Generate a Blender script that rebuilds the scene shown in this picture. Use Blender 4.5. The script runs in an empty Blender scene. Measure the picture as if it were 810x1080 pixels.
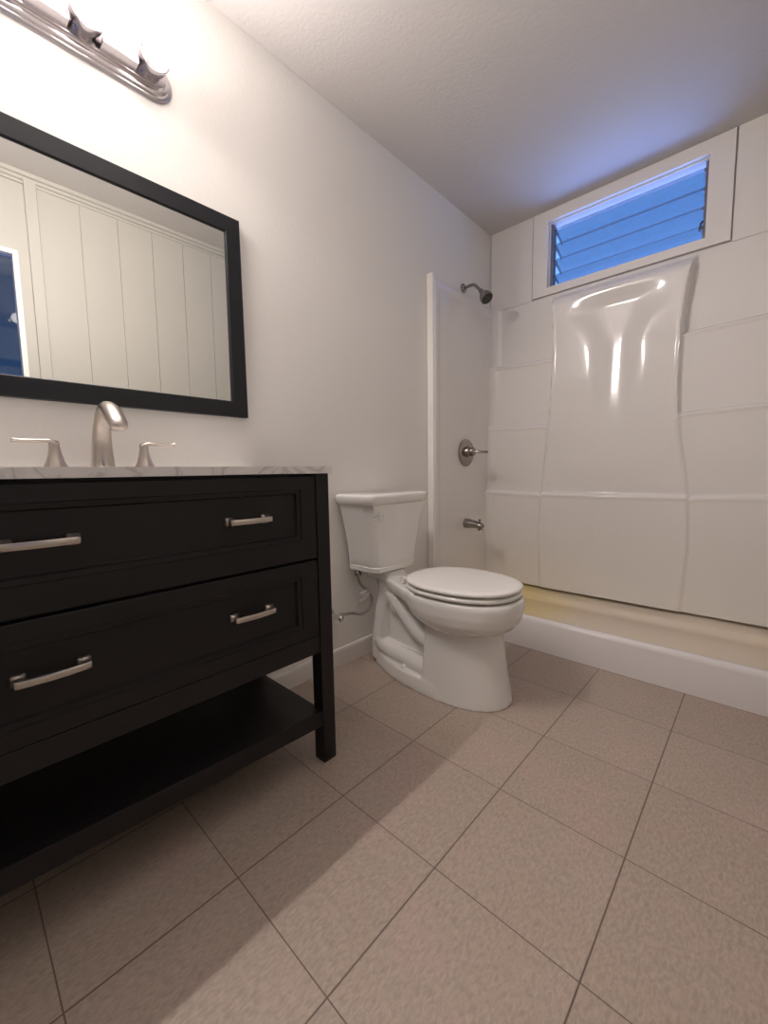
import bpy, bmesh, math, random
from mathutils import Vector, Matrix, Euler
random.seed(7)
C = bpy.context.scene.collection
SC = bpy.context.scene
PI = math.pi

# ------------------------------------------------------------------ camera
cam_d = bpy.data.cameras.new('camera')
cam = bpy.data.objects.new('camera', cam_d); C.objects.link(cam)
cam_d.sensor_fit = 'HORIZONTAL'; cam_d.sensor_width = 36.0
cam_d.lens = 36.0 * 432.44 / 810.0
cam_d.clip_start = 0.02
R_ = Vector((0.73213, 0.68098, -0.01614)); U_ = Vector((-0.05552, 0.08328, 0.99498)); F_ = Vector((-0.6789, 0.72755, -0.09878))
m = Matrix((R_, U_, -F_)).transposed().to_4x4(); m.translation = Vector((1.392, 0.0, 0.88))
cam.matrix_world = m
SC.camera = cam

# ------------------------------------------------------------------ exposure, world
SC.view_settings.view_transform = 'Standard'
SC.view_settings.look = 'None'
SC.view_settings.gamma = 1.0
SC.view_settings.use_curve_mapping = False
SC.view_settings.exposure = 0.0
BULB = 950.0
BULB_COL = (1.0, 0.910, 0.865, 1)
SKY = 1.0

W = bpy.data.worlds.new('dusk'); SC.world = W; W.use_nodes = True
nt = W.node_tree; nt.nodes.clear()
def wn(t, **k):
    n = nt.nodes.new(t)
    for a, b in k.items(): setattr(n, a, b)
    return n
geo = wn('ShaderNodeTexCoord'); sep = wn('ShaderNodeSeparateXYZ'); nt.links.new(geo.outputs['Generated'], sep.inputs[0])
elev = wn('ShaderNodeValToRGB')           # by height of the direction: dim straight down, bright band below horizon added to light the ceiling, dusk sky
mr = wn('ShaderNodeMapRange'); mr.inputs[1].default_value = -1; mr.inputs[2].default_value = 1
nt.links.new(sep.outputs['Z'], mr.inputs[0]); nt.links.new(mr.outputs[0], elev.inputs[0])
er = elev.color_ramp
er.elements[0].position = 0.0; er.elements[0].color = (0.3, 0.6, 1.6, 1)
er.elements[1].position = 1.0; er.elements[1].color = (0.10, 0.28, 0.75, 1)
for p_, c_ in ((0.05, (2.5, 4.1, 10.0, 1)), (0.24, (2.5, 4.1, 10.0, 1)), (0.38, (0.9, 1.6, 3.6, 1)), (0.52, (0.35, 0.8, 1.9, 1)), (0.72, (0.22, 0.58, 1.35, 1))):
    e = er.elements.new(p_); e.color = c_
side = wn('ShaderNodeMapRange'); side.inputs[1].default_value = 0.30; side.inputs[2].default_value = 0.72
side.inputs[3].default_value = 0.10; side.inputs[4].default_value = 1.0
nt.links.new(sep.outputs['Y'], side.inputs[0])
bg = wn('ShaderNodeBackground'); out = wn('ShaderNodeOutputWorld')
ml = wn('ShaderNodeMath', operation='MULTIPLY'); ml.inputs[1].default_value = SKY
nt.links.new(side.outputs[0], ml.inputs[0])
nt.links.new(elev.outputs[0], bg.inputs[0]); nt.links.new(ml.outputs[0], bg.inputs[1]); nt.links.new(bg.outputs[0], out.inputs[0])

# ------------------------------------------------------------------ materials
def mat(name, col, rough=0.5, metal=0.0, coat=0.0, spec=None, noise=None, bump=None):
    """noise=(scale, colour2, amount); bump=(scale, strength, distance)"""
    M = bpy.data.materials.new(name); M.use_nodes = True
    t = M.node_tree; b = t.nodes['Principled BSDF']
    b.inputs['Base Color'].default_value = (*col, 1)
    b.inputs['Roughness'].default_value = rough; b.inputs['Metallic'].default_value = metal
    b.inputs['Coat Weight'].default_value = coat; b.inputs['Coat Roughness'].default_value = 0.06
    if spec is not None: b.inputs['Specular IOR Level'].default_value = spec
    tc = t.nodes.new('ShaderNodeTexCoord')
    if noise:
        n = t.nodes.new('ShaderNodeTexNoise'); n.inputs['Scale'].default_value = noise[0]; n.inputs['Detail'].default_value = 5
        t.links.new(tc.outputs['Object'], n.inputs['Vector'])
        r = t.nodes.new('ShaderNodeValToRGB'); r.color_ramp.elements[0].position = 0.5 - noise[2]; r.color_ramp.elements[1].position = 0.5 + noise[2]
        r.color_ramp.elements[0].color = (*col, 1); r.color_ramp.elements[1].color = (*noise[1], 1)
        t.links.new(n.outputs['Fac'], r.inputs[0]); t.links.new(r.outputs[0], b.inputs['Base Color'])
    if bump:
        n2 = t.nodes.new('ShaderNodeTexNoise'); n2.inputs['Scale'].default_value = bump[0]; n2.inputs['Detail'].default_value = 3
        t.links.new(tc.outputs['Object'], n2.inputs['Vector'])
        bu = t.nodes.new('ShaderNodeBump'); bu.inputs['Strength'].default_value = bump[1]; bu.inputs['Distance'].default_value = bump[2]
        t.links.new(n2.outputs['Fac'], bu.inputs['Height']); t.links.new(bu.outputs[0], b.inputs['Normal'])
    return M

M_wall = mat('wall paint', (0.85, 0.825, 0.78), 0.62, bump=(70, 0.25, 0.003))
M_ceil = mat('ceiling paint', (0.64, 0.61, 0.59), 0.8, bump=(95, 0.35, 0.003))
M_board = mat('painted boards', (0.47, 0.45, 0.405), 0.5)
M_trim = mat('white trim paint', (0.83, 0.79, 0.76), 0.45)
M_edge = mat('bright white edge trim', (0.92, 0.89, 0.86), 0.35)
M_gap = mat('dark gap', (0.10, 0.09, 0.085), 0.9)
M_acryl = mat('shower acrylic', (0.84, 0.81, 0.78), 0.13, coat=0.3)
M_porc = mat('vitreous china', (0.87, 0.85, 0.82), 0.07, coat=0.6)
M_seat = mat('toilet seat plastic', (0.90, 0.88, 0.84), 0.16)
M_black = mat('espresso black paint', (0.012, 0.0105, 0.011), 0.42, spec=0.35)
M_frame = mat('mirror frame paint', (0.012, 0.0125, 0.016), 0.42, spec=0.35)
M_nickel = mat('brushed nickel', (0.60, 0.54, 0.49), 0.30, metal=1.0, bump=(220, 0.08, 0.001))
M_steel = mat('bar light steel', (0.62, 0.58, 0.60), 0.22, metal=1.0)
M_dark = mat('dark shower nickel', (0.34, 0.31, 0.29), 0.24, metal=1.0)
M_face = mat('dark rubber face', (0.03, 0.03, 0.032), 0.5)
M_chrome = mat('chrome', (0.78, 0.77, 0.76), 0.08, metal=1.0)
M_mirror = mat('mirror silver', (0.84, 0.85, 0.83), 0.0, metal=1.0)
M_clip = mat('aged aluminium', (0.20, 0.20, 0.22), 0.45, metal=0.8)
M_braid = mat('braided steel hose', (0.42, 0.40, 0.38), 0.38, metal=0.9, bump=(900, 0.6, 0.001))
M_tag = mat('clear tag plastic', (0.80, 0.80, 0.80), 0.2)
M_tag.node_tree.nodes['Principled BSDF'].inputs['Alpha'].default_value = 0.45

def marble():
    M = mat('grey veined marble', (0.86, 0.83, 0.82), 0.2, coat=0.2)
    t = M.node_tree; b = t.nodes['Principled BSDF']
    tc = t.nodes.new('ShaderNodeTexCoord'); n = t.nodes.new('ShaderNodeTexNoise')
    n.inputs['Scale'].default_value = 7; n.inputs['Detail'].default_value = 8; n.inputs['Distortion'].default_value = 1.4
    t.links.new(tc.outputs['Object'], n.inputs['Vector'])
    r = t.nodes.new('ShaderNodeValToRGB'); e = r.color_ramp.elements
    e[0].position = 0.30; e[0].color = (0.86, 0.83, 0.82, 1); e[1].position = 0.72; e[1].color = (0.87, 0.84, 0.83, 1)
    for p_, c_ in ((0.46, (0.79, 0.76, 0.75, 1)), (0.50, (0.60, 0.57, 0.565, 1)), (0.54, (0.80, 0.77, 0.76, 1))):
        x = r.color_ramp.elements.new(p_); x.color = c_
    t.links.new(n.outputs['Fac'], r.inputs[0]); t.links.new(r.outputs[0], b.inputs['Base Color'])
    return M
M_marble = marble()

def pan_mat():      # acrylic base, floor of it yellowed with age, strongest at the drain end
    M = mat('yellowed pan acrylic', (0.74, 0.72, 0.70), 0.16, coat=0.2)
    t = M.node_tree; b = t.nodes['Principled BSDF']
    tc = t.nodes.new('ShaderNodeTexCoord'); s = t.nodes.new('ShaderNodeSeparateXYZ'); t.links.new(tc.outputs['Object'], s.inputs[0])
    n = t.nodes.new('ShaderNodeTexNoise'); n.inputs['Scale'].default_value = 3.5; t.links.new(tc.outputs['Object'], n.inputs['Vector'])
    a = t.nodes.new('ShaderNodeMath'); a.operation = 'MULTIPLY_ADD'; a.inputs[1].default_value = 0.5
    t.links.new(n.outputs['Fac'], a.inputs[0]); t.links.new(s.outputs['X'], a.inputs[2])
    r = t.nodes.new('ShaderNodeValToRGB'); e = r.color_ramp.elements
    e[0].position = 0.55; e[0].color = (0.88, 0.71, 0.35, 1); e[1].position = 1.0; e[1].color = (0.86, 0.75, 0.61, 1)
    t.links.new(a.outputs[0], r.inputs[0])
    y = t.nodes.new('ShaderNodeMapRange'); y.inputs[1].default_value = 1.935; y.inputs[2].default_value = 1.965
    t.links.new(s.outputs['Y'], y.inputs[0])
    mx = t.nodes.new('ShaderNodeMix'); mx.data_type = 'RGBA'
    mx.inputs[6].default_value = (0.84, 0.81, 0.80, 1)
    t.links.new(y.outputs[0], mx.inputs[0]); t.links.new(r.outputs[0], mx.inputs[7]); t.links.new(mx.outputs[2], b.inputs['Base Color'])
    return M
M_pan = pan_mat()

TX0, TY0, TS = 0.8989, 1.2859, 0.3057
def floor_mat():
    M = mat('square stone-look floor tile', (0.3, 0.25, 0.2), 0.5)
    t = M.node_tree; b = t.nodes['Principled BSDF']; L = t.links.new
    tc = t.nodes.new('ShaderNodeTexCoord'); s = t.nodes.new('ShaderNodeSeparateXYZ'); L(tc.outputs['Object'], s.inputs[0])
    def M2(op, a, bb=None):
        n = t.nodes.new('ShaderNodeMath'); n.operation = op
        for i, v in enumerate((a, bb)):
            if v is None: continue
            if isinstance(v, (int, float)): n.inputs[i].default_value = v
            else: L(v, n.inputs[i])
        return n.outputs[0]
    ux = M2('DIVIDE', M2('SUBTRACT', s.outputs['X'], TX0 - 20 * TS), TS)
    uy = M2('DIVIDE', M2('SUBTRACT', s.outputs['Y'], TY0 - 20 * TS), TS)
    def edge(u):
        f = M2('FRACT', u); return M2('MINIMUM', f, M2('SUBTRACT', 1.0, f))
    ex = edge(ux); ey = edge(uy)
    def gr(e_, hi):
        mr = t.nodes.new('ShaderNodeMapRange'); mr.inputs[1].default_value = hi * 0.5; mr.inputs[2].default_value = hi
        L(e_, mr.inputs[0]); return mr.outputs[0]
    g = M2('MINIMUM', gr(ex, 0.0068), gr(ey, 0.0050))          # 0 in grout, 1 on tile
    cx = t.nodes.new('ShaderNodeCombineXYZ'); L(M2('FLOOR', ux), cx.inputs[0]); L(M2('FLOOR', uy), cx.inputs[1])
    wnz = t.nodes.new('ShaderNodeTexWhiteNoise'); L(cx.outputs[0], wnz.inputs[0])
    n1 = t.nodes.new('ShaderNodeTexNoise'); n1.inputs['Scale'].default_value = 5; n1.inputs['Detail'].default_value = 6
    n2 = t.nodes.new('ShaderNodeTexNoise'); n2.inputs['Scale'].default_value = 165; n2.inputs['Detail'].default_value = 4; n2.inputs['Distortion'].default_value = .6
    mp = t.nodes.new('ShaderNodeMapping'); mp.inputs['Scale'].default_value = (1.0, 0.45, 1.0); L(tc.outputs['Object'], mp.inputs[0])
    L(tc.outputs['Object'], n1.inputs['Vector']); L(mp.outputs[0], n2.inputs['Vector'])
    r1 = t.nodes.new('ShaderNodeValToRGB'); e = r1.color_ramp.elements
    e[0].position = 0.35; e[0].color = (0.455, 0.365, 0.300, 1); e[1].position = 0.66; e[1].color = (0.485, 0.370, 0.318, 1)
    x = e.new(0.5); x.color = (0.450, 0.370, 0.306, 1)
    L(n1.outputs['Fac'], r1.inputs[0])
    v = M2('ADD', M2('MULTIPLY', n2.outputs['Fac'], 0.75), M2('ADD', M2('MULTIPLY', wnz.outputs['Value'], 0.06), 0.60))
    mul = t.nodes.new('ShaderNodeVectorMath'); mul.operation = 'SCALE'; L(r1.outputs[0], mul.inputs[0]); L(v, mul.inputs['Scale'])
    mx = t.nodes.new('ShaderNodeMix'); mx.data_type = 'RGBA'; mx.inputs[6].default_value = (0.165, 0.120, 0.098, 1)
    L(g, mx.inputs[0]); L(mul.outputs[0], mx.inputs[7]); L(mx.outputs[2], b.inputs['Base Color'])
    bu = t.nodes.new('ShaderNodeBump'); bu.inputs['Strength'].default_value = 0.35; bu.inputs['Distance'].default_value = 0.002
    L(M2('ADD', g, M2('MULTIPLY', n2.outputs['Fac'], 0.5)), bu.inputs['Height']); L(bu.outputs[0], b.inputs['Normal'])
    return M
M_floor = floor_mat()

def glass_mat(name, tint, mixf, rough, frost):
    M = bpy.data.materials.new(name); M.use_nodes = True; t = M.node_tree; t.nodes.clear()
    tr = t.nodes.new('ShaderNodeBsdfTransparent'); tr.inputs[0].default_value = (*tint, 1)
    gl = t.nodes.new('ShaderNodeBsdfGlossy'); gl.inputs['Roughness'].default_value = rough
    d1 = t.nodes.new('ShaderNodeBsdfTranslucent'); d1.inputs[0].default_value = (0.7, 0.75, 0.8, 1)
    d2 = t.nodes.new('ShaderNodeBsdfDiffuse'); d2.inputs[0].default_value = (0.7, 0.75, 0.8, 1)
    df = t.nodes.new('ShaderNodeMixShader'); t.links.new(d1.outputs[0], df.inputs[1]); t.links.new(d2.outputs[0], df.inputs[2])
    a = t.nodes.new('ShaderNodeMixShader'); a.inputs[0].default_value = frost
    b = t.nodes.new('ShaderNodeMixShader'); fr = t.nodes.new('ShaderNodeFresnel'); fr.inputs[0].default_value = 1.5
    o = t.nodes.new('ShaderNodeOutputMaterial'); L = t.links.new
    if frost > 0:
        n = t.nodes.new('ShaderNodeTexNoise'); n.inputs['Scale'].default_value = 40; n.inputs['Detail'].default_value = 4
        tc = t.nodes.new('ShaderNodeTexCoord'); L(tc.outputs['Object'], n.inputs['Vector'])
        mr = t.nodes.new('ShaderNodeMapRange'); mr.inputs[3].default_value = 0.0; mr.inputs[4].default_value = frost * 2.2
        L(n.outputs['Fac'], mr.inputs[0]); L(mr.outputs[0], a.inputs[0])
    L(tr.outputs[0], a.inputs[1]); L(df.outputs[0], a.inputs[2]); L(a.outputs[0], b.inputs[1]); L(gl.outputs[0], b.inputs[2])
    gm = t.nodes.new('ShaderNodeNewGeometry'); om = t.nodes.new('ShaderNodeMath'); om.operation = 'SUBTRACT'; om.inputs[0].default_value = 1.0
    fm = t.nodes.new('ShaderNodeMath'); fm.operation = 'MULTIPLY'      # reflect once, on the outer face only
    L(gm.outputs['Backfacing'], om.inputs[1]); L(om.outputs[0], fm.inputs[0]); L(fr.outputs[0], fm.inputs[1])
    L(fm.outputs[0], b.inputs[0]); L(b.outputs[0], o.inputs[0])
    return M
M_louver = glass_mat('louver glass', (0.64, 0.665, 0.72), 0.1, 0.05, 0.13)
M_pane = glass_mat('window glass', (0.85, 0.88, 0.92), 0.1, 0.02, 0.0)

def emit(name, col, s):
    M = bpy.data.materials.new(name); M.use_nodes = True; t = M.node_tree; t.nodes.clear()
    e = t.nodes.new('ShaderNodeEmission'); e.inputs[0].default_value = col; e.inputs[1].default_value = s
    o = t.nodes.new('ShaderNodeOutputMaterial'); t.links.new(e.outputs[0], o.inputs[0]); return M
M_bulb = emit('lit bulb', BULB_COL, BULB)
M_back = emit('dimmer back of the bulb', BULB_COL, BULB * 0.02)
M_base = mat('bulb base plastic', (0.85, 0.85, 0.85), 0.4)

# ------------------------------------------------------------------ mesh helpers
def link(name, bm, m_, parent=None, loc=(0, 0, 0), smooth=None, bevel=0.0, bseg=2):
    if bevel:
        es = [e for e in bm.edges if len(e.link_faces) == 2 and e.calc_face_angle(0) > 0.6]
        bmesh.ops.bevel(bm, geom=es, offset=bevel, segments=bseg, profile=0.5, affect='EDGES', clamp_overlap=True)
    bmesh.ops.recalc_face_normals(bm, faces=bm.faces)
    me = bpy.data.meshes.new(name); bm.to_mesh(me); bm.free(); me.materials.append(m_)
    if smooth is not None:
        for p_ in me.polygons: p_.use_smooth = True
        me.set_sharp_from_angle(angle=math.radians(smooth))
    o = bpy.data.objects.new(name, me); C.objects.link(o); o.location = loc
    if parent: o.parent = parent
    return o
def thing(name, label, cat, loc=(0, 0, 0), group=None):
    o = bpy.data.objects.new(name, None); C.objects.link(o); o.location = loc; o.empty_display_size = 0.1
    o['label'] = label; o['category'] = cat
    if group: o['group'] = group
    return o
def structure(o, label=None):
    o['kind'] = 'structure'
    if label: o['label'] = label
    return o
def box(bm, x0, x1, y0, y1, z0, z1):
    v = [bm.verts.new(p_) for p_ in ((x0, y0, z0), (x1, y0, z0), (x1, y1, z0), (x0, y1, z0), (x0, y0, z1), (x1, y0, z1), (x1, y1, z1), (x0, y1, z1))]
    for f in ((0, 3, 2, 1), (4, 5, 6, 7), (0, 1, 5, 4), (1, 2, 6, 5), (2, 3, 7, 6), (3, 0, 4, 7)): bm.faces.new([v[i] for i in f])
    return bm
def B(*bs):
    bm = bmesh.new()
    for b_ in bs: box(bm, *b_)
    return bm
def loft(bm, rings, cap0=True, cap1=True, closed=True):
    R = [[bm.verts.new(p_) for p_ in r] for r in rings]; n = len(R[0])
    for a, b_ in zip(R, R[1:]):
        for i in range(n if closed else n - 1):
            j = (i + 1) % n; bm.faces.new((a[i], a[j], b_[j], b_[i]))
    if cap0: bm.faces.new(R[0][::-1])
    if cap1: bm.faces.new(R[-1])
    return bm
def frame_of(d):
    d = d.normalized(); h = Vector((0, 0, 1)) if abs(d.z) < 0.9 else Vector((1, 0, 0))
    a = d.cross(h).normalized(); return a, a.cross(d).normalized()
def spline(pts, n):
    P = [Vector(p_) for p_ in pts]; outp = []
    for i in range(len(P) - 1):
        p0 = P[max(i - 1, 0)]; p1 = P[i]; p2 = P[i + 1]; p3 = P[min(i + 2, len(P) - 1)]
        for k in range(n):
            t = k / n
            outp.append(0.5 * (2 * p1 + (p2 - p0) * t + (2 * p0 - 5 * p1 + 4 * p2 - p3) * t * t + (3 * p1 - p0 - 3 * p2 + p3) * t ** 3))
    outp.append(P[-1].copy()); return outp
def tube(bm, pts, rad, seg=16, ell=None):
    """rad: number or list per point; ell: list of (ra, rb) per point, a = sideways, b = up in the section"""
    P = [Vector(p_) for p_ in pts]; rings = []; a = None
    for i, p_ in enumerate(P):
        d = (P[min(i + 1, len(P) - 1)] - P[max(i - 1, 0)]).normalized()
        if a is None: a, b_ = frame_of(d)
        else:
            a = (a - d * a.dot(d)).normalized(); b_ = a.cross(d).normalized()
        ra, rb = ell[i] if ell else ((rad, rad) if isinstance(rad, (int, float)) else (rad[i], rad[i]))
        rings.append([p_ + a * ra * math.cos(2 * PI * k / seg) + b_ * rb * math.sin(2 * PI * k / seg) for k in range(seg)])
    return loft(bm, rings)
def lathe(bm, prof, org, axis, seg=28):
    """prof: (radius, distance along axis)"""
    ax = Vector(axis).normalized(); a, b_ = frame_of(ax); o = Vector(org)
    rings = [[o + ax * h + (a * math.cos(2 * PI * k / seg) + b_ * math.sin(2 * PI * k / seg)) * max(r, 1e-4) for k in range(seg)] for r, h in prof]
    return loft(bm, rings)
def prism(bm, poly, axis, a0, a1):
    def P(p_, h): return (h, p_[0], p_[1]) if axis == 'x' else ((p_[0], h, p_[1]) if axis == 'y' else (p_[0], p_[1], h))
    return loft(bm, [[P(p_, a0) for p_ in poly], [P(p_, a1) for p_ in poly]])
def sstep(a, b_, t):
    t = min(1, max(0, (t - a) / (b_ - a))); return t * t * (3 - 2 * t)
def interp(tab, z):
    if z <= tab[0][0]: return tab[0][1]
    for (z0, v0), (z1, v1) in zip(tab, tab[1:]):
        if z <= z1:
            t = (z - z0) / (z1 - z0); return v0 + (v1 - v0) * t
    return tab[-1][1]
def smooth_tab(tab, n=8):
    s = spline([(a, b_, 0) for a, b_ in tab], n); return [(v.x, v.y) for v in s]

# ------------------------------------------------------------------ room shell
WX, YB, H, YF = 1.50, 2.564, 2.383, -1.0
structure(link('floor', B((-0.1, WX + .1, YF - .1, YB + .1, -0.06, 0)), M_floor), 'beige square stone-look floor tiles with thin dark grout')
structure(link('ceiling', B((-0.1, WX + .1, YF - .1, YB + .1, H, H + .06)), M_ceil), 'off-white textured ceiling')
structure(link('wall_left', B((-0.1, 0, YF, YB + .1, 0, H)), M_wall), 'off-white painted wall behind the vanity and toilet')
structure(link('wall_front', B((-0.1, WX + .1, YF - .1, YF, 0, H)), M_board))
OX0, OX1, OZ0, OZ1 = 0.372, 1.119, 1.950, 2.318
structure(link('wall_back', B((0, OX0, YB, YB + .1, 0, H), (OX1, WX, YB, YB + .1, 0, H), (OX0, OX1, YB, YB + .1, 0, OZ0), (OX0, OX1, YB, YB + .1, OZ1, H)), M_trim), 'painted wall above the shower surround')
# boards either side of the window on the back wall
structure(link('trim_1', B((0.004, 0.279, YB - .017, YB, 1.899, H)), M_trim, bevel=.002), 'plain wall panel left of the louvered window')
structure(link('trim_2', B((1.216, WX, YB - .018, YB, 1.899, H)), M_trim, bevel=.002), 'plain wall panel right of the louvered window')
# right wall: grooved boards, with a window opening
W2 = (-0.32, 0.358, 0.95, 1.995)
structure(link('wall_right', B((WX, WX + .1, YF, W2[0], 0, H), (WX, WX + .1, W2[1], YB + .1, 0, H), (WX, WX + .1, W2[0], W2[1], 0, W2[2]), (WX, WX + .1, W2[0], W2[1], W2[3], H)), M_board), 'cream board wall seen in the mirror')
bm = bmesh.new()
ys = [0.454 + 0.0] + [0.635 + .182 * k for k in range(0, 7)] + [1.86]
for a, b_ in zip(ys, ys[1:]):
    if b_ - a > 0.03: box(bm, WX - .006, WX, a + .0013, b_ - .0013, 0.0, 2.335)
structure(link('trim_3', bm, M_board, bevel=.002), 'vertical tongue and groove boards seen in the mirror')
bm = B((WX - .022, WX, 0.404, 0.452, 0, 2.36))
structure(link('trim_4', bm, M_board, bevel=.003), 'upright batten beside the side window')
bm = bmesh.new(); prism(bm, [(WX, H), (WX - .03, H), (WX - .03, H - .018), (WX - .02, H - .022), (WX - .02, H - .036), (WX - .011, H - .04), (WX - .011, H - .052), (WX, H - .052)], 'y', YF, 1.86)
structure(link('trim_5', bm, M_board), 'stepped strip along the top of the board wall')
# baseboard on the left wall
bm = bmesh.new(); prism(bm, [(0, 0), (.012, 0), (.012, .068), (.009, .077), (0, .079)], 'y', YF, 1.853)
structure(link('baseboard_left', bm, M_trim), 'low white baseboard')

# side window (seen in the mirror)
w2 = structure(thing('window_2', 'dark blue dusk window with a thin white frame, seen in the mirror', 'window'))
del w2['category']
f_ = .022
link('window_frame', B((WX - .012, WX + .05, W2[0], W2[0] + f_, W2[2], W2[3]), (WX - .012, WX + .05, W2[1] - f_, W2[1], W2[2], W2[3]),
     (WX - .012, WX + .05, W2[0] + f_, W2[1] - f_, W2[2], W2[2] + f_), (WX - .012, WX + .05, W2[0] + f_, W2[1] - f_, W2[3] - f_, W2[3])), M_trim, w2, bevel=.002)
link('window_pane', B((WX + .02, WX + .026, W2[0] + f_, W2[1] - f_, W2[2] + f_, W2[3] - f_)), M_pane, w2)

# louvered window over the shower
w1 = structure(thing('window_1', 'high louvered glass window above the shower, blue with dusk light', 'window')); del w1['category']
cz0, cz1, cx0, cx1 = 1.9075, H - .002, 0.284, 1.209
cas = link('window_casing', B((cx0, OX0, YB - .022, YB, cz0, cz1), (OX1, cx1, YB - .022, YB, cz0, cz1), (OX0, OX1, YB - .022, YB, cz0, OZ0), (OX0, OX1, YB - .022, YB, OZ1, cz1)), M_trim, w1)
link('window_stop', B((OX0, OX0 + .006, YB + .004, YB + .09, OZ0, OZ1), (OX1 - .006, OX1, YB + .004, YB + .09, OZ0, OZ1),
     (OX0 + .006, OX1 - .006, YB + .004, YB + .10, OZ0, OZ0 + .006), (OX0 + .006, OX1 - .006, YB + .004, YB + .10, OZ1 - .006, OZ1)), M_trim, w1)
zs = [2.290, 2.203, 2.116, 2.029]
TL = math.radians(23)
for sx, x0, x1 in ((0, OX0 + .008, OX0 + .018), (1, OX1 - .018, OX1 - .008)):
    ch = link('louver_channel', B((x0, x1, YB + .020, YB + .062, OZ0 + .006, OZ1 - .006)), M_clip, w1, bevel=.001)
    for z in zs:
        bm = bmesh.new(); xa = x1 if sx == 0 else x0 - .008
        dy, dz = math.cos(TL), -math.sin(TL)
        prism(bm, [(YB + .035, z + .004), (YB + .035 + .110 * dy, z + .004 + .110 * dz), (YB + .035 + .110 * dy, z - .007 + .110 * dz), (YB + .05, z - .016), (YB + .035, z - .012)], 'x', xa, xa + .008)
        link('louver_clip', bm, M_clip, ch)
bm = bmesh.new(); tube(bm, [(OX1 - .022, YB + .03, 2.05), (OX1 - .026, YB + .012, 2.035), (OX1 - .028, YB + .004, 2.0)], .005, 10)
link('crank_handle', bm, M_clip, w1, smooth=40)
for z in zs:
    bm = bmesh.new(); dy, dz = math.cos(TL), -math.sin(TL); y0 = YB + .036
    prism(bm, [(y0, z), (y0 + .110 * dy, z + .110 * dz), (y0 + .110 * dy, z + .005 + .110 * dz), (y0, z + .005)], 'x', OX0 + .020, OX1 - .020)
    link('glass_louver', bm, M_louver, w1)
# ------------------------------------------------------------------ shower pan
PX0, PX1, YP = 0.004, WX - .002, 1.9025
prof = [(YP, 0.0), (YP, .135), (YP + .003, .147), (YP + .010, .1535), (YP + .022, .156), (YP + .036, .155), (YP + .048, .149), (YP + .058, .138), (YP + .075, .108), (YP + .10, .088), (YP + .14, .080),
        (2.25, .074), (2.40, .080), (2.425, .084), (2.440, .092), (2.450, .104), (2.458, .110), (2.475, .116), (2.518, .136), (2.530, .149), (2.556, .149), (2.556, 0.0)]
bm = bmesh.new(); prism(bm, prof, 'x', PX0, PX1)
for xa, xb in ((PX0, .0335), (WX - .0335, PX1)): box(bm, xa, xb, 1.93, 2.556, .06, .1565)
pan = link('shower_pan', bm, M_pan, smooth=50)
pan['label'] = 'low white shower pan with raised front curb and yellowed floor'; pan['category'] = 'shower base'
bm = bmesh.new(); lathe(bm, [(.0, 0), (.045, 0), (.045, .003), (.038, .005), (.0, .004)], (0.36, 2.25, .0755), (0, 0, 1))
link('drain', bm, M_chrome, pan, smooth=40)

# ------------------------------------------------------------------ shower surround
sur = thing('shower_surround', 'glossy white molded shower surround with shelves around the alcove', 'shower surround', (0, 0, 0))
Z0, ZT = 0.1500, 1.897
Lt = smooth_tab([(.12, .392), (.315, .387), (.52, .383), (.731, .390), (.95, .405), (1.187, .420), (1.36, .430), (1.515, .434), (1.68, .430), (1.813, .421), (1.9, .414)])
Rt = smooth_tab([(.12, 1.098), (.242, 1.110), (.512, 1.124), (.748, 1.112), (.95, 1.083), (1.10, 1.064), (1.215, 1.056), (1.36, 1.052), (1.532, 1.054), (1.68, 1.064), (1.817, 1.082), (1.9, 1.098)])
def shelf_z(z0, x, left):
    e = (x - interp(Lt, z0)) if left else (interp(Rt, z0) - x)
    return z0 + 0.004 * math.cos(x * 9) - 0.012 * math.exp(e / 0.02)
def depth(x, z):
    L_, Rr = interp(Lt, z), interp(Rt, z)
    left = x < 0.745
    # niches stepping out towards the bottom
    d = 0.018
    for z0, st in ((1.535, .034), (1.148, .022), (.735, .016)):
        zz = shelf_z(z0, x, left)
        d += st * (1 - sstep(zz - .006, zz + .010, z)) + 0.004 * math.exp(-((z - zz + .012) / .009) ** 2)
    d -= .018 * (1 - sstep(.14, .62, z)) * 0.8
    # central back rest, proud of the niches, dished, rounded over at the top
    c = 0.080 + (.019 * (1 - sstep(.727, .744, z))) + .004 * math.exp(-((z - .722) / .009) ** 2)
    c -= .0144 * (1 - sstep(.14, .62, z))
    u = (x - 0.765) / (0.085 + .13 * sstep(1.45, 1.80, z) ** 2)
    top = 1.80 - .02 * u * u                     # arched, flaring head of the dish
    dish = math.exp(-(abs(u) ** 3)) * (1 - sstep(top - .07, top + .05, z)) * sstep(.85, 1.50, z)
    c -= .026 * dish
    sh = sstep(1.80, 1.893, z); c -= (c - .020) * sh * sh
    wgt = sstep(L_ - .008, L_ + .010, x) * (1 - sstep(Rr - .010, Rr + .008, x))
    b_ = (0.0025 + .0045 * sstep(.6, .95, z)) * (math.exp(-((x - L_ - .006) / .007) ** 2) + math.exp(-((x - Rr + .006) / .007) ** 2)) * (1 - sh)
    d = d + (max(c, d + .004) - d) * wgt + b_
    # coved corners and top lip
    for e in (x - .045, WX - .045 - x):
        if e < .045: d += (.045 - math.sqrt(max(0, .045 ** 2 - (.045 - e) ** 2))) * 0.9
    return d
NX, NZ = 300, 372
bm = bmesh.new(); X0, X1 = .034, WX - .034
xs = [X0 + (X1 - X0) * i / NX for i in range(NX + 1)]; zz_ = [Z0 + (ZT - Z0) * j / NZ for j in range(NZ + 1)]
G = [[bm.verts.new((x, YB - depth(x, z), z)) for x in xs] for z in zz_]
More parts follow.
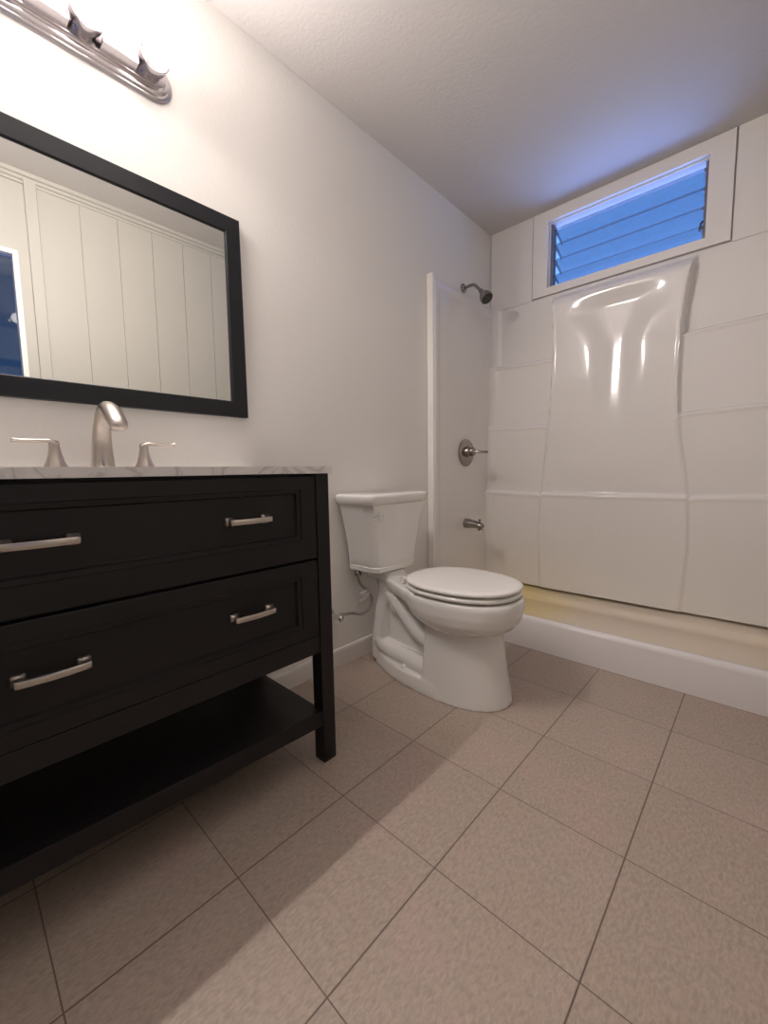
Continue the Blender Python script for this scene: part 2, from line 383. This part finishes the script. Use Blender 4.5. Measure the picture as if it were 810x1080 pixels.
for j in range(NZ):
    for i in range(NX): bm.faces.new((G[j][i], G[j][i + 1], G[j + 1][i + 1], G[j + 1][i]))
tl = [bm.verts.new((x, YB - .001, ZT)) for x in xs]
for i in range(NX): bm.faces.new((G[NZ][i], G[NZ][i + 1], tl[i + 1], tl[i]))
link('back_panel', bm, M_acryl, sur, smooth=60)
def end_panel(xa, xb, sgn):
    # flat side panel with a raised border round a shallow rounded field
    bm = bmesh.new(); y0, y1 = 1.868, 2.552
    def rrect(ins, r, x):
        ya, yb, za, zb = y0 + ins, y1 - ins * .2, .158, ZT - ins; ring = []
        for cy, cz_, a0 in ((yb - .001, za + .001, -90), (yb - .001, zb - .001, 0), (ya + r, zb - r, 90), (ya + .001, za + .001, 180)):
            rr = r if a0 == 90 else .001
            for k in range(7):
                a = math.radians(a0 + 15 * k); ring.append((x, cy + rr * math.cos(a), cz_ + rr * math.sin(a)))
        return ring
    loft(bm, [rrect(0, .004, xa), rrect(0, .004, xb - sgn * .003), rrect(.003, .004, xb), rrect(.040, .035, xb), rrect(.048, .035, xb - sgn * .005), rrect(.052, .035, xb - sgn * .006)])
    return link('side_panel', bm, M_acryl, sur, smooth=35)
end_panel(.0025, .045, 1); end_panel(WX - .0025, WX - .045, -1)
link('edge_trim', B((.0025, .042, 1.853, 1.869, .157, 1.922)), M_edge, sur, bevel=.003)
link('edge_trim', B((WX - .042, WX - .0025, 1.853, 1.869, .157, 1.922)), M_edge, sur, bevel=.003)

# ------------------------------------------------------------------ shower fittings
sh = thing('shower_sprayer', 'dark nickel shower head on a bent arm at the top of the surround', 'shower head', (0, 2.215, 1.955))
bm = bmesh.new(); lathe(bm, [(.0, 0), (.026, 0), (.027, .004), (.020, .012), (.011, .016), (.0, .016)], (0, 0, .004), (1, 0, 0))
link('flange', bm, M_dark, sh, smooth=40)
bm = bmesh.new(); tube(bm, spline([(.008, 0, .002), (.045, 0, .006), (.075, 0, .002), (.100, 0, -.022), (.122, 0, -.047)], 6), .0085, 14)
link('shower_arm', bm, M_dark, sh, smooth=50)
ax = Vector((.62, -.12, -.78)).normalized()
bm = bmesh.new(); o_ = Vector((.118, 0, -.042))
lathe(bm, [(.0, 0), (.013, 0), (.014, .010), (.012, .016), (.016, .022), (.026, .036), (.034, .054), (.037, .070), (.036, .078), (.0, .079)], o_, ax)
hd = link('spray_head', bm, M_dark, sh, smooth=45)
bm = bmesh.new(); lathe(bm, [(.0, .078), (.033, .078), (.032, .082), (.0, .0835)], o_, ax)
link('spray_face', bm, M_face, hd, smooth=40)

sv = thing('shower_valve', 'round dark nickel shower valve with a single lever handle', 'valve', (.0400, 2.188, .985))
bm = bmesh.new(); lathe(bm, [(.0, 0), (.083, 0), (.083, .004), (.078, .009), (.055, .012), (.0, .013)], (0, 0, 0), (1, 0, 0), 40)
link('escutcheon', bm, M_dark, sv, smooth=40)
bm = bmesh.new(); lathe(bm, [(.0, .011), (.034, .011), (.032, .030), (.026, .036), (.026, .052), (.020, .060), (.0, .061)], (0, 0, .004), (1, 0, 0), 32)
link('handle_hub', bm, M_dark, sv, smooth=40)
bm = bmesh.new(); tube(bm, [(.045, .0, .004), (.07, .004, .003), (.10, .008, .001), (.128, .012, -.001), (.139, .013, -.001), (.142, .0135, -.001)], None, 14,
     [(.018, .013), (.013, .009), (.0085, .0065), (.0095, .0075), (.010, .008), (.004, .003)])
link('lever_handle', bm, M_dark, sv, smooth=50)

ts = thing('tub_spout', 'dark nickel tub spout with diverter knob low on the shower side wall', 'spout', (.0400, 2.19, .552))
bm = bmesh.new(); tube(bm, [(0, 0, 0), (.02, 0, 0), (.06, 0, -.003), (.095, 0, -.008), (.112, 0, -.012), (.119, 0, -.015), (.121, 0, -.016)], None, 20,
     [(.031, .031), (.030, .030), (.026, .024), (.023, .020), (.021, .019), (.015, .014), (.004, .004)])
lathe(bm, [(.0, 0), (.015, 0), (.016, .016), (.0, .016)], (.100, 0, -.022), (0, 0, -1), 18)
sp_ = link('spout_body', bm, M_dark, ts, smooth=45)
bm = bmesh.new(); lathe(bm, [(.0, 0), (.005, 0), (.004, .012), (.008, .018), (.0085, .022), (.0, .025)], (.098, 0, .008), (0, 0, 1), 14)
link('diverter_knob', bm, M_dark, ts, smooth=40)

# ------------------------------------------------------------------ toilet
YT = 1.372
toi = thing('toilet', 'white two-piece toilet with closed lid between the vanity and the shower', 'toilet', (0, YT, 0))
N = 72
def egg(xb, xf, hw, z, pw=2.2, wf=0.46, clip=None):
    xc = xb + (xf - xb) * wf; ring = []
    for k in range(N):
        a = 2 * PI * k / N; c, s = math.cos(a), math.sin(a)
        ex = abs(c) ** (2 / pw) * (1 if c >= 0 else -1); ey = abs(s) ** (2 / pw) * (1 if s >= 0 else -1)
        x = xc + ex * ((xf - xc) if c >= 0 else (xc - xb)); y = hw * ey
        if clip is not None: x = max(x, clip)
        ring.append((x, y, z))
    return ring
def foot_ring(z, sc):
    tab = smooth_tab([(.072, .030), (.085, .052), (.11, .070), (.15, .090), (.22, .118), (.34, .147), (.47, .152), (.55, .141), (.65, .107), (.71, .062), (.738, .020)], 6)
    a = [(.40 + (x - .40) * sc, h * sc, z) for x, h in tab]; b_ = [(x, -y, zz2) for x, y, zz2 in a[::-1]]
    return a + b_
tmp = []
bm = bmesh.new()                       # bowl
loft(bm, [egg(.440, .664, .100, .235), egg(.425, .672, .108, .258), egg(.392, .704, .136, .276), egg(.345, .740, .163, .294), egg(.312, .760, .177, .318), egg(.294, .771, .184, .350), egg(.286, .774, .186, .385), egg(.288, .770, .183, .400), egg(.294, .763, .176, .406)])
# pedestal
loft(bm, [egg(.25, .737, .152, .0, 2.2, .5, .428), egg(.25, .733, .147, .03, 2.2, .5, .428), egg(.25, .718, .138, .10, 2.2, .5, .430), egg(.25, .706, .130, .18, 2.2, .5, .432), egg(.26, .698, .126, .24, 2.2, .5, .434), egg(.28, .702, .126, .30, 2.2, .5, .434)])
# foot
loft(bm, [foot_ring(0, 1.0), foot_ring(.018, 1.0), foot_ring(.050, .965), foot_ring(.058, .945)])
# inner web behind the recess
def rr(x0, x1, hw, z, r=.03):
    ring = []
    for cx_, cy_, a0 in ((x1 - r, hw - r, 0), (x0 + r, hw - r, 90), (x0 + r, -hw + r, 180), (x1 - r, -hw + r, 270)):
        for k in range(6):
            a = math.radians(a0 + 18 * k); ring.append((cx_ + r * math.cos(a), cy_ + r * math.sin(a), z))
    return ring
loft(bm, [rr(.10, .48, .045, .02), rr(.10, .48, .045, .20), rr(.11, .48, .045, .33), rr(.12, .48, .05, .375)])
# rear column framing the recess
loft(bm, [rr(.074, .165, .078, .02, .030), rr(.080, .165, .078, .10, .030), rr(.088, .172, .076, .18, .030), rr(.100, .185, .072, .27, .03), rr(.118, .22, .070, .33, .03), rr(.122, .26, .072, .375, .03)])
for s in (-1, 1):
    tube(bm, spline([(.125, s * .045, .115), (.155, s * .048, .092), (.22, s * .060, .082), (.32, s * .074, .078), (.40, s * .084, .076), (.45, s * .086, .076)], 5), .040, 14)
    tube(bm, spline([(.19, s * .040, .335), (.235, s * .050, .308), (.300, s * .060, .258), (.360, s * .066, .212), (.45, s * .070, .182)], 6), .034, 14)
    lathe(bm, [(.0, 0), (.024, 0), (.022, .016), (.012, .022), (.0, .023)], (.215, s * .050, .284), (0, s, 0), 16)
# deck under the tank
def wedge(z, g):
    tab = [(.105, .050), (.13, .056), (.175, .066), (.215, .084), (.27, .108), (.33, .138), (.40, .165)]
    a = [(x - (g if k == 0 else 0), h + g, z) for k, (x, h) in enumerate(tab)]
    return a + [(x, -h, zz2) for x, h, zz2 in a[::-1]]
loft(bm, [rr(.05, .19, .070, .395, .025), rr(.05, .19, .070, .425, .025), rr(.055, .185, .064, .433, .025)])
loft(bm, [wedge(.352, -.012), wedge(.364, -.002), wedge(.385, .003), wedge(.402, .003), wedge(.409, -.004)])
bm.normal_update()
me = bpy.data.meshes.new('bowl_raw'); bmesh.ops.recalc_face_normals(bm, faces=bm.faces); bm.to_mesh(me); bm.free()
raw = bpy.data.objects.new('bowl_raw', me); C.objects.link(raw)
md = raw.modifiers.new('r', 'REMESH'); md.mode = 'VOXEL'; md.voxel_size = 0.0042; md.use_smooth_shade = True
ms = raw.modifiers.new('s', 'SMOOTH'); ms.factor = 0.5; ms.iterations = 7
dg = bpy.context.evaluated_depsgraph_get(); dg.update()
bme = bpy.data.meshes.new_from_object(raw.evaluated_get(dg)); bme.name = 'bowl'
bpy.data.objects.remove(raw); bme.materials.clear(); bme.materials.append(M_porc)
for p_ in bme.polygons: p_.use_smooth = True
zmin = min(v.co.z for v in bme.vertices)
for v in bme.vertices: v.co.z -= zmin
bowl = bpy.data.objects.new('bowl', bme); C.objects.link(bowl); bowl.parent = toi
for s in (-1, 1):
    bm = bmesh.new(); lathe(bm, [(.0, 0), (.013, 0), (.013, .006), (.010, .014), (.0, .018)], (.318, s * .114, .0575), (0, 0, 1), 18)
    link('bolt_cap', bm, M_seat, toi, smooth=50)
# tank
def tring(z, hb, hf, xf, ch, xb=.022):
    """back half-width, front half-width, front x, chamfer depth"""
    pts = [(xb, -hb), (xb, hb), (xf - ch, hb * .55 + hf * .45 + .008), (xf - ch * .25, hf + .004), (xf, hf - .006), (xf + .007, hf * .5), (xf + .009, 0), (xf + .007, -hf * .5), (xf, -hf + .006), (xf - ch * .25, -hf - .004), (xf - ch, -(hb * .55 + hf * .45 + .008))]
    return [(x, y, z) for x, y in pts]
bm = bmesh.new()
rings = [tring(.438, .128, .110, .180, .03), tring(.441, .137, .119, .190, .03), tring(.461, .140, .122, .193, .03), tring(.464, .137, .119, .189, .03)]
for k in range(9):
    t = k / 8; rings.append(tring(.468 + t * .270, .139 + .052 * t ** 1.5, .121 + .050 * t ** 1.5, .190 + .016 * t, .032 + .010 * t))
loft(bm, rings)
tank = link('tank', bm, M_porc, toi, smooth=24, bevel=0)
bm = bmesh.new()
def lring(z, g):
    r = .045; x0, x1, hw = .012 - g * .3, .222 + g, .205 + g; ring = []
    for cx_, cy_, a0, r_ in ((x1 - r, hw - r, 0, r), (x0 + .012, hw - .012, 90, .012), (x0 + .012, -hw + .012, 180, .012), (x1 - r, -hw + r, 270, r)):
        for k in range(8):
            a = math.radians(a0 + 90 * k / 7); ring.append((cx_ + r_ * math.cos(a), cy_ + r_ * math.sin(a), z))
    return ring
loft(bm, [lring(.737, -.014), lring(.741, -.006), lring(.752, .0), lring(.772, .004), lring(.779, .002), lring(.784, -.006), lring(.786, -.03)])
link('tank_lid', bm, M_porc, toi, smooth=50)
bm = bmesh.new(); lathe(bm, [(.0, 0), (.013, 0), (.0155, .006), (.015, .012), (.010, .016), (.0, .017)], (.205, -.128, .693), (1, 0, 0), 22)
tube(bm, [(.216, -.128, .693), (.221, -.148, .690), (.219, -.175, .686), (.217, -.186, .685)], [.005, .0055, .006, .003], 12)
link('flush_lever', bm, M_chrome, tank, smooth=45)
bm = bmesh.new(); lathe(bm, [(.0, 0), (.055, 0), (.055, .010), (.0, .010)], (.12, 0, .4305), (0, 0, 1), 20)
link('tank_gasket', bm, M_face, tank, smooth=40)
# seat and lid
def slab(z0, z1, g, dome=0.0):
    bm = bmesh.new(); k = .004
    A = lambda gg, z: egg(.304 - gg, .762 + gg, .186 + gg, z, 2.25, .44)
    rings = [A(g - .010, z0), A(g - .003, z0 + .002), A(g, z0 + k + .001), A(g, z1 - k - .001), A(g - .003, z1 - .002), A(g - .010, z1)]
    if dome:
        for q in (.03, .06, .10, .14): rings.append(A(g - q, z1 + dome * (1 - (1 - q / .14) ** 2)))
    return loft(bm, rings)
link('seat', slab(.4115, .4290, .0), M_seat, toi, smooth=50)
link('seat_lid', slab(.4345, .4510, .001, .004), M_seat, toi, smooth=50)
for k, (px, py) in enumerate(((.70, -.105), (.70, .105), (.42, -.165), (.42, .165))):
    bm = bmesh.new(); lathe(bm, [(0, 0), (.006, 0), (.006, .0065), (0, .0065)], (px, py, .4055), (0, 0, 1), 10); link('seat_bumper', bm, M_seat, toi)
    bm = bmesh.new(); lathe(bm, [(0, 0), (.006, 0), (.006, .0065), (0, .0065)], (px, py, .4286), (0, 0, 1), 10); link('lid_bumper', bm, M_seat, toi)
for s in (-1, 1):
    bm = bmesh.new(); tube(bm, [(.298, s * .045, .425), (.298, s * .095, .425)], .0125, 14); box(bm, .285, .312, s * .07 - .016, s * .07 + .016, .407, .424)
    link('seat_hinge', bm, M_seat, toi, smooth=40)

# water supply
ws = thing('water_supply_line', 'braided steel supply hose with stop valve under the toilet tank', 'supply line', (0, 1.118, .252))
bm = bmesh.new(); lathe(bm, [(.0, 0), (.030, 0), (.029, .004), (.016, .010), (.0, .011)], (.0005, 0, 0), (1, 0, 0), 22); link('wall_flange', bm, M_chrome, ws, smooth=40)
bm = bmesh.new(); lathe(bm, [(.0, 0), (.0085, 0), (.0085, .035), (.013, .036), (.013, .062), (.009, .064), (.0, .064)], (.008, 0, 0), (1, 0, 0), 18)
lathe(bm, [(.0, 0), (.009, 0), (.010, .012), (.012, .013), (.012, .030), (.0, .030)], (.055, .008, 0), (0, 1, 0), 18)
lathe(bm, [(.0, 0), (.007, 0), (.007, .008), (.014, .010), (.015, .020), (.009, .026), (.0, .026)], (.070, 0, 0), (1, 0, 0), 16)
link('stop_valve', bm, M_chrome, ws, smooth=40)
hp = spline([(.056, .036, 0), (.060, .085, -.004), (.066, .140, -.020), (.072, .185, -.006), (.070, .206, .036), (.064, .186, .078), (.060, .150, .112), (.066, .128, .144), (.07, .120, .168)], 8)
bm = bmesh.new(); tube(bm, hp, .0062, 12); link('hose', bm, M_braid, ws, smooth=50)
bm = bmesh.new(); lathe(bm, [(.0, 0), (.013, 0), (.017, .004), (.017, .016), (.012, .020), (.0, .020)], (.07, .120, .163), (0, 0, 1), 12); link('coupling_nut', bm, M_dark, ws, smooth=35)
bm = bmesh.new(); n_ = 8
rows = []
for i in range(n_ + 1):
    t = i / n_; rows.append([Vector((.078 + .006 * math.sin(t * 5), .120 + (.055 + .012 * math.sin(t * 4)) * k / 6 - .010 * t, .085 - .060 * t + .012 * k / 6)) for k in range(7)])
loft(bm, [r + [p_ + Vector((.0008, 0, 0)) for p_ in r[::-1]] for r in rows])
tg = link('hang_tag', bm, M_tag, ws, smooth=40); tg['label'] = 'clear plastic tag hanging on the hose'

# ------------------------------------------------------------------ vanity
VY0, VY1, VX = -0.170, 0.766, 0.458
ZC = 0.877
van = thing('vanity_cabinet', 'black freestanding vanity with two wide drawers and an open bottom shelf', 'vanity', (0, .298, 0))
VO = Vector((0, -.298, 0))
def vlink(name, bm, m_, parent=van, **k):
    bmesh.ops.translate(bm, verts=bm.verts, vec=VO); return link(name, bm, m_, parent, **k)
LW = .046
for x0, x1 in ((VX - LW, VX), (.006, .006 + LW)):
    for y0, y1 in ((VY0, VY0 + LW), (VY1 - LW, VY1)):
        bm = B((x0, x1, y0, y1, 0, ZC)); vlink('leg', bm, M_black, bevel=.0025)
bm = B((.03, VX - .016, VY0 + .012, VY0 + .030, .352, ZC), (.03, VX - .016, VY1 - .030, VY1 - .012, .352, ZC), (.02, .034, VY0 + .03, VY1 - .03, .352, ZC),
       (.034, VX - .03, VY0 + .03, VY1 - .03, .352, .368), (VX - .030, VX - .004, VY0 + LW, VY1 - LW, .350, .403), (VX - .03, VX - .022, VY0 + LW, VY1 - LW, .403, ZC))
vlink('carcass', bm, M_black, bevel=.0015)
# open shelf, dropping slightly to the right
bm = B((.03, VX - .004, VY0 + .008, VY1 - LW + .006, 0, .048))
for v in bm.verts: v.co.z += .119 + (VY1 - LW - v.co.y) * .045
vlink('shelf', bm, M_black, bevel=.002)
def panel(y0, y1, z0, z1, xb, xf, y_in, z_lo, z_hi):
    """drawer front with a stepped, sunken field"""
    bm = bmesh.new()
    def rect(a, x, outer=False):
        if outer: yy0, yy1, a0, a1 = y0 + a, y1 - a, z0 + a, z1 - a
        else: yy0, yy1, a0, a1 = y0 + y_in + a, y1 - y_in - a, z_lo + a, z_hi - a
        return [(x, yy0, a0), (x, yy1, a0), (x, yy1, a1), (x, yy0, a1)]
    loft(bm, [rect(0, xb, True), rect(0, xf - .002, True), rect(.002, xf, True), rect(0, xf), rect(.0015, xf - .0035), rect(.012, xf - .0045), rect(.0150, xf - .0120), rect(.017, xf - .0125)])
    return bm
def pull(parent, y, z, x):
    bm = bmesh.new(); hl = .0595
    for s in (-1, 1):
        yy = s * (hl - .011)
        # rounded-square rose, then a neck
        def sq(h, r, X): return [(X, yy + a, b_) for a, b_ in ((-h + r, -h), (h - r, -h), (h, -h + r), (h, h - r), (h - r, h), (-h + r, h), (-h, h - r), (-h, -h + r))]
        loft(bm, [sq(.0115, .003, 0), sq(.0115, .003, .004), sq(.0095, .003, .008), sq(.0065, .002, .012), sq(.006, .002, .026)])
    P = [(.022, -hl + .004, 0), (.0255, -hl + .010, 0), (.028, -.03, 0), (.030, 0, 0), (.028, .03, 0), (.0255, hl - .010, 0), (.022, hl - .004, 0)]
    P = spline(P, 3)
    rings = [[(p_.x + a, p_.y, p_.z + b_) for a, b_ in ((-.0035, -.006), (.0025, -.0065), (.004, -.004), (.004, .004), (.0025, .0065), (-.0035, .006))] for p_ in P]
    loft(bm, rings)
    o = link('handle', bm, M_nickel, parent, smooth=35); o.location = Vector((x, y, z)) + VO; return o
d1 = vlink('drawer', panel(VY0 + LW + .002, VY1 - LW - .003, .636, .870, VX - .022, VX, .050, .692, .836), M_black)
d2 = vlink('drawer', panel(VY0 + LW + .002, VY1 - LW - .003, .405, .629, VX - .022, VX - .001, .056, .440, .592), M_black)
for y in (.110, .5125): pull(d1, y, .7635, VX - .0125); pull(d2, y, .5235, VX - .0135)

# countertop with basin
ct = thing('countertop', 'thin white grey-veined marble counter on the black vanity', 'countertop', (0, .298, ZC))
def clink(name, bm, m_, **k):
    bmesh.ops.translate(bm, verts=bm.verts, vec=(0, -.298, -ZC)); return link(name, bm, m_, ct, **k)
CX0, CX1, CY0, CY1, CZ = .001, .471, -.173, .769, .897
bx0, bx1, by0, by1 = .145, .415, .075, .525
bm = bmesh.new()
def rect_ring(n, x0, x1, y0, y1, z, oval=False):
    ring = []
    for k in range(n):
        a = 2 * PI * (k + .5) / n; c, s = math.cos(a), math.sin(a); mx_, my_ = (x0 + x1) / 2, (y0 + y1) / 2
        if oval: ring.append((mx_ + (x1 - x0) / 2 * c, my_ + (y1 - y0) / 2 * s, z))
        else:
            q = max(abs(c), abs(s)); ring.append((mx_ + (x1 - x0) / 2 * c / q, my_ + (y1 - y0) / 2 * s / q, z))
    return ring
n = 64
def crn(r): # snap the ring points nearest to each corner onto the corner
    xs_ = [p_[0] for p_ in r]; ys_ = [p_[1] for p_ in r]
    for cx_, cy_ in ((min(xs_), min(ys_)), (min(xs_), max(ys_)), (max(xs_), min(ys_)), (max(xs_), max(ys_))):
        i = min(range(len(r)), key=lambda q: (r[q][0] - cx_) ** 2 + (r[q][1] - cy_) ** 2); r[i] = (cx_, cy_, r[i][2])
    return r
rg = [rect_ring(n, bx0, bx1, by0, by1, ZC + .0005, True), crn(rect_ring(n, CX0, CX1, CY0, CY1, ZC + .0005)), crn(rect_ring(n, CX0, CX1, CY0, CY1, CZ)), rect_ring(n, bx0, bx1, by0, by1, CZ, True), rect_ring(n, bx0, bx1, by0, by1, ZC + .0005, True)]
loft(bm, rg, False, False); bmesh.ops.remove_doubles(bm, verts=bm.verts, dist=1e-5)
clink('slab', bm, M_marble)
bm = bmesh.new(); rings = []
for g_, z in ((.004, ZC), (.0, .85), (-.02, .80), (-.06, .765), (-.10, .757)): rings.append(rect_ring(n, bx0 - g_, bx1 + g_, by0 - g_, by1 + g_, z, True))
for g_, z in ((-.10, .750), (-.058, .757), (-.014, .796), (.006, .85), (.012, ZC)): rings.append(rect_ring(n, bx0 - g_, bx1 + g_, by0 - g_, by1 + g_, z, True))
rings = rings[:5] + rings[5:]; loft(bm, rings, False, False)
clink('sink_basin', bm, M_porc, smooth=60)

# faucet
fa = thing('faucet', 'brushed nickel widespread faucet with two lever handles on the counter', 'faucet', (.08, .300, CZ))
P = spline([(0, 0, 0), (.0, 0, .03), (.006, 0, .08), (.026, 0, .125), (.064, 0, .151), (.105, 0, .146), (.150, 0, .116), (.176, 0, .094)], 5)
nP = len(P); E_ = []
for i in range(nP):
    t = i / (nP - 1)
    ra = interp([(0, .0290), (.15, .0255), (.4, .0195), (.6, .0185), (.75, .0215), (.9, .0215), (.97, .017), (1, .008)], t)
    rb = interp([(0, .0290), (.15, .0250), (.4, .0195), (.6, .0180), (.75, .0185), (.9, .0165), (.97, .011), (1, .005)], t)
    E_.append((ra, rb))
bm = bmesh.new(); tube(bm, P, None, 24, E_)
lathe(bm, [(.0, -.002), (.032, -.002), (.032, .004), (.029, .008), (.0, .008)], (0, 0, .0), (0, 0, 1))
for v in bm.verts: v.co.z = max(v.co.z, 0)
so = link('spout', bm, M_nickel, fa, smooth=50)
bm = bmesh.new(); lathe(bm, [(.0, 0), (.012, 0), (.0125, .014), (.0, .0145)], (.142, 0, .108), (.25, 0, -1), 18)
link('aerator', bm, M_nickel, so, smooth=40)
for s in (-1, 1):
    yb = s * .1015
    bm = bmesh.new()
    rings = []
    for z, r in ((0, .0265), (.006, .0260), (.020, .0195), (.040, .0140), (.056, .0115), (.066, .0115), (.072, .0095), (.074, .004)):
        rings.append([(r * math.cos(2 * PI * k / 20), yb + r * math.sin(2 * PI * k / 20), z) for k in range(20)])
    loft(bm, rings)
    ho = link('handle', bm, M_nickel, fa, smooth=50)
    bm = bmesh.new()
    LP = spline([(0, yb - s * .008, .064), (.002, yb + s * .008, .0715), (.004, yb + s * .03, .0715), (.006, yb + s * .06, .0705), (.007, yb + s * .078, .072), (.007, yb + s * .081, .0722)], 4)
    rings = []
    for i, p_ in enumerate(LP):
        t = i / (len(LP) - 1); hw_ = interp([(0, .010), (.25, .0115), (.7, .0085), (.92, .0095), (1, .004)], t); th = interp([(0, .006), (.3, .0055), (.7, .0048), (.92, .0078), (1, .004)], t)
        rings.append([(p_.x + hw_ * math.cos(2 * PI * k / 16), p_.y, p_.z + th * math.sin(2 * PI * k / 16)) for k in range(16)])
    loft(bm, rings); link('lever', bm, M_nickel, ho, smooth=50)

# ------------------------------------------------------------------ mirror
mi = thing('mirror', 'large rectangular wall mirror in a flat black frame above the vanity', 'mirror', (0, .300, 1.409))
hy, hz, fw = .466, .331, .054
rects = lambda g, x: [(x, -hy + g, -hz + g), (x, hy - g, -hz + g), (x, hy - g, hz - g), (x, -hy + g, hz - g)]
bm = bmesh.new(); loft(bm, [rects(0, .001), rects(0, .020), rects(.002, .022), rects(fw - .004, .022), rects(fw - .002, .020), rects(fw, .012), rects(fw, .001), rects(0, .001)], False, False)
bmesh.ops.remove_doubles(bm, verts=bm.verts, dist=1e-6)
link('frame', bm, M_frame, mi)
bm = B((-.0015, .0015, -hy + fw - .006, hy - fw + .006, -hz + fw - .006, hz - fw + .006))
gl = link('mirror_glass', bm, M_mirror, mi, (.0105, 0, 0)); gl.rotation_euler = (0, math.radians(0.55), 0)

# ------------------------------------------------------------------ vanity light
vl = thing('vanity_light', 'brushed steel bar light with round lit bulbs above the mirror', 'light fixture', (0, .268, 2.036))
def stad(hl, hh, x, n=20):          # ogee-ended plate outline
    ring = []
    for s in (1, -1):
        for k in range(n + 1):
            a = math.radians(90 - 180 * k / n) if s == 1 else math.radians(270 - 180 * k / n)
            ring.append((x, s * (hl - hh * 1.05) + hh * 1.05 * math.cos(a), hh * math.sin(a)))
    return ring
bm = bmesh.new()
loft(bm, [stad(.305, .057, .001), stad(.305, .057, .006), stad(.302, .054, .009), stad(.297, .049, .010), stad(.294, .046, .016), stad(.290, .042, .018), stad(.283, .036, .019), stad(.280, .033, .026), stad(.276, .030, .028)])
link('backplate', bm, M_steel, vl, smooth=35)
bys = (-.2325, -.0775, .0775, .2325)
for a, b_ in zip(bys, bys[1:]):
    bm = B((.026, .062, a + .036, b_ - .036, -.028, .028)); link('channel', bm, M_steel, vl, bevel=.004)
for y in bys:
    bm = bmesh.new(); lathe(bm, [(.0, .024), (.030, .024), (.030, .050), (.036, .060), (.038, .084), (.036, .085), (.033, .064), (.0, .064)], (0, y, 0), (1, 0, 0), 28)
    so = link('socket', bm, M_steel, vl, smooth=40)
    bm = bmesh.new(); prof = [(.0, .064), (.013, .065), (.014, .078)]
    for k in range(13):
        a = math.radians(155 - 155 * k / 12); prof.append((.040 * math.sin(a), .122 - .040 * math.cos(PI - a) * -1))
    lathe(bm, prof, (0, y, 0), (1, 0, 0), 24)
    bo = link('bulb', bm, M_bulb, so, smooth=80); bo.data.materials.append(M_base)
    bo.data.materials.append(M_back)
    for p_ in bo.data.polygons:             # bright dome, dimmer towards the cap, plain plastic base
        q_ = (p_.center.x - .122) / .040
        p_.material_index = 0 if q_ > .55 else (2 if q_ > -.72 else 1)

# ------------------------------------------------------------------ small ceiling fitting at the top edge of the view
cf = thing('ceiling_fitting', 'tiny bright metal fitting on the ceiling at the top edge', 'ceiling fitting', (.672, 1.268, H))
bm = bmesh.new(); lathe(bm, [(.0, 0), (.030, 0), (.030, .004), (.012, .010), (.0, .010)], (0, 0, 0), (0, 0, -1)); link('base', bm, M_ceil, cf, smooth=40)
bm = bmesh.new(); lathe(bm, [(.0, .008), (.006, .008), (.006, .022), (.010, .025), (.010, .029), (.0, .030)], (0, 0, 0), (0, 0, -1)); link('tip', bm, M_chrome, cf, smooth=40)
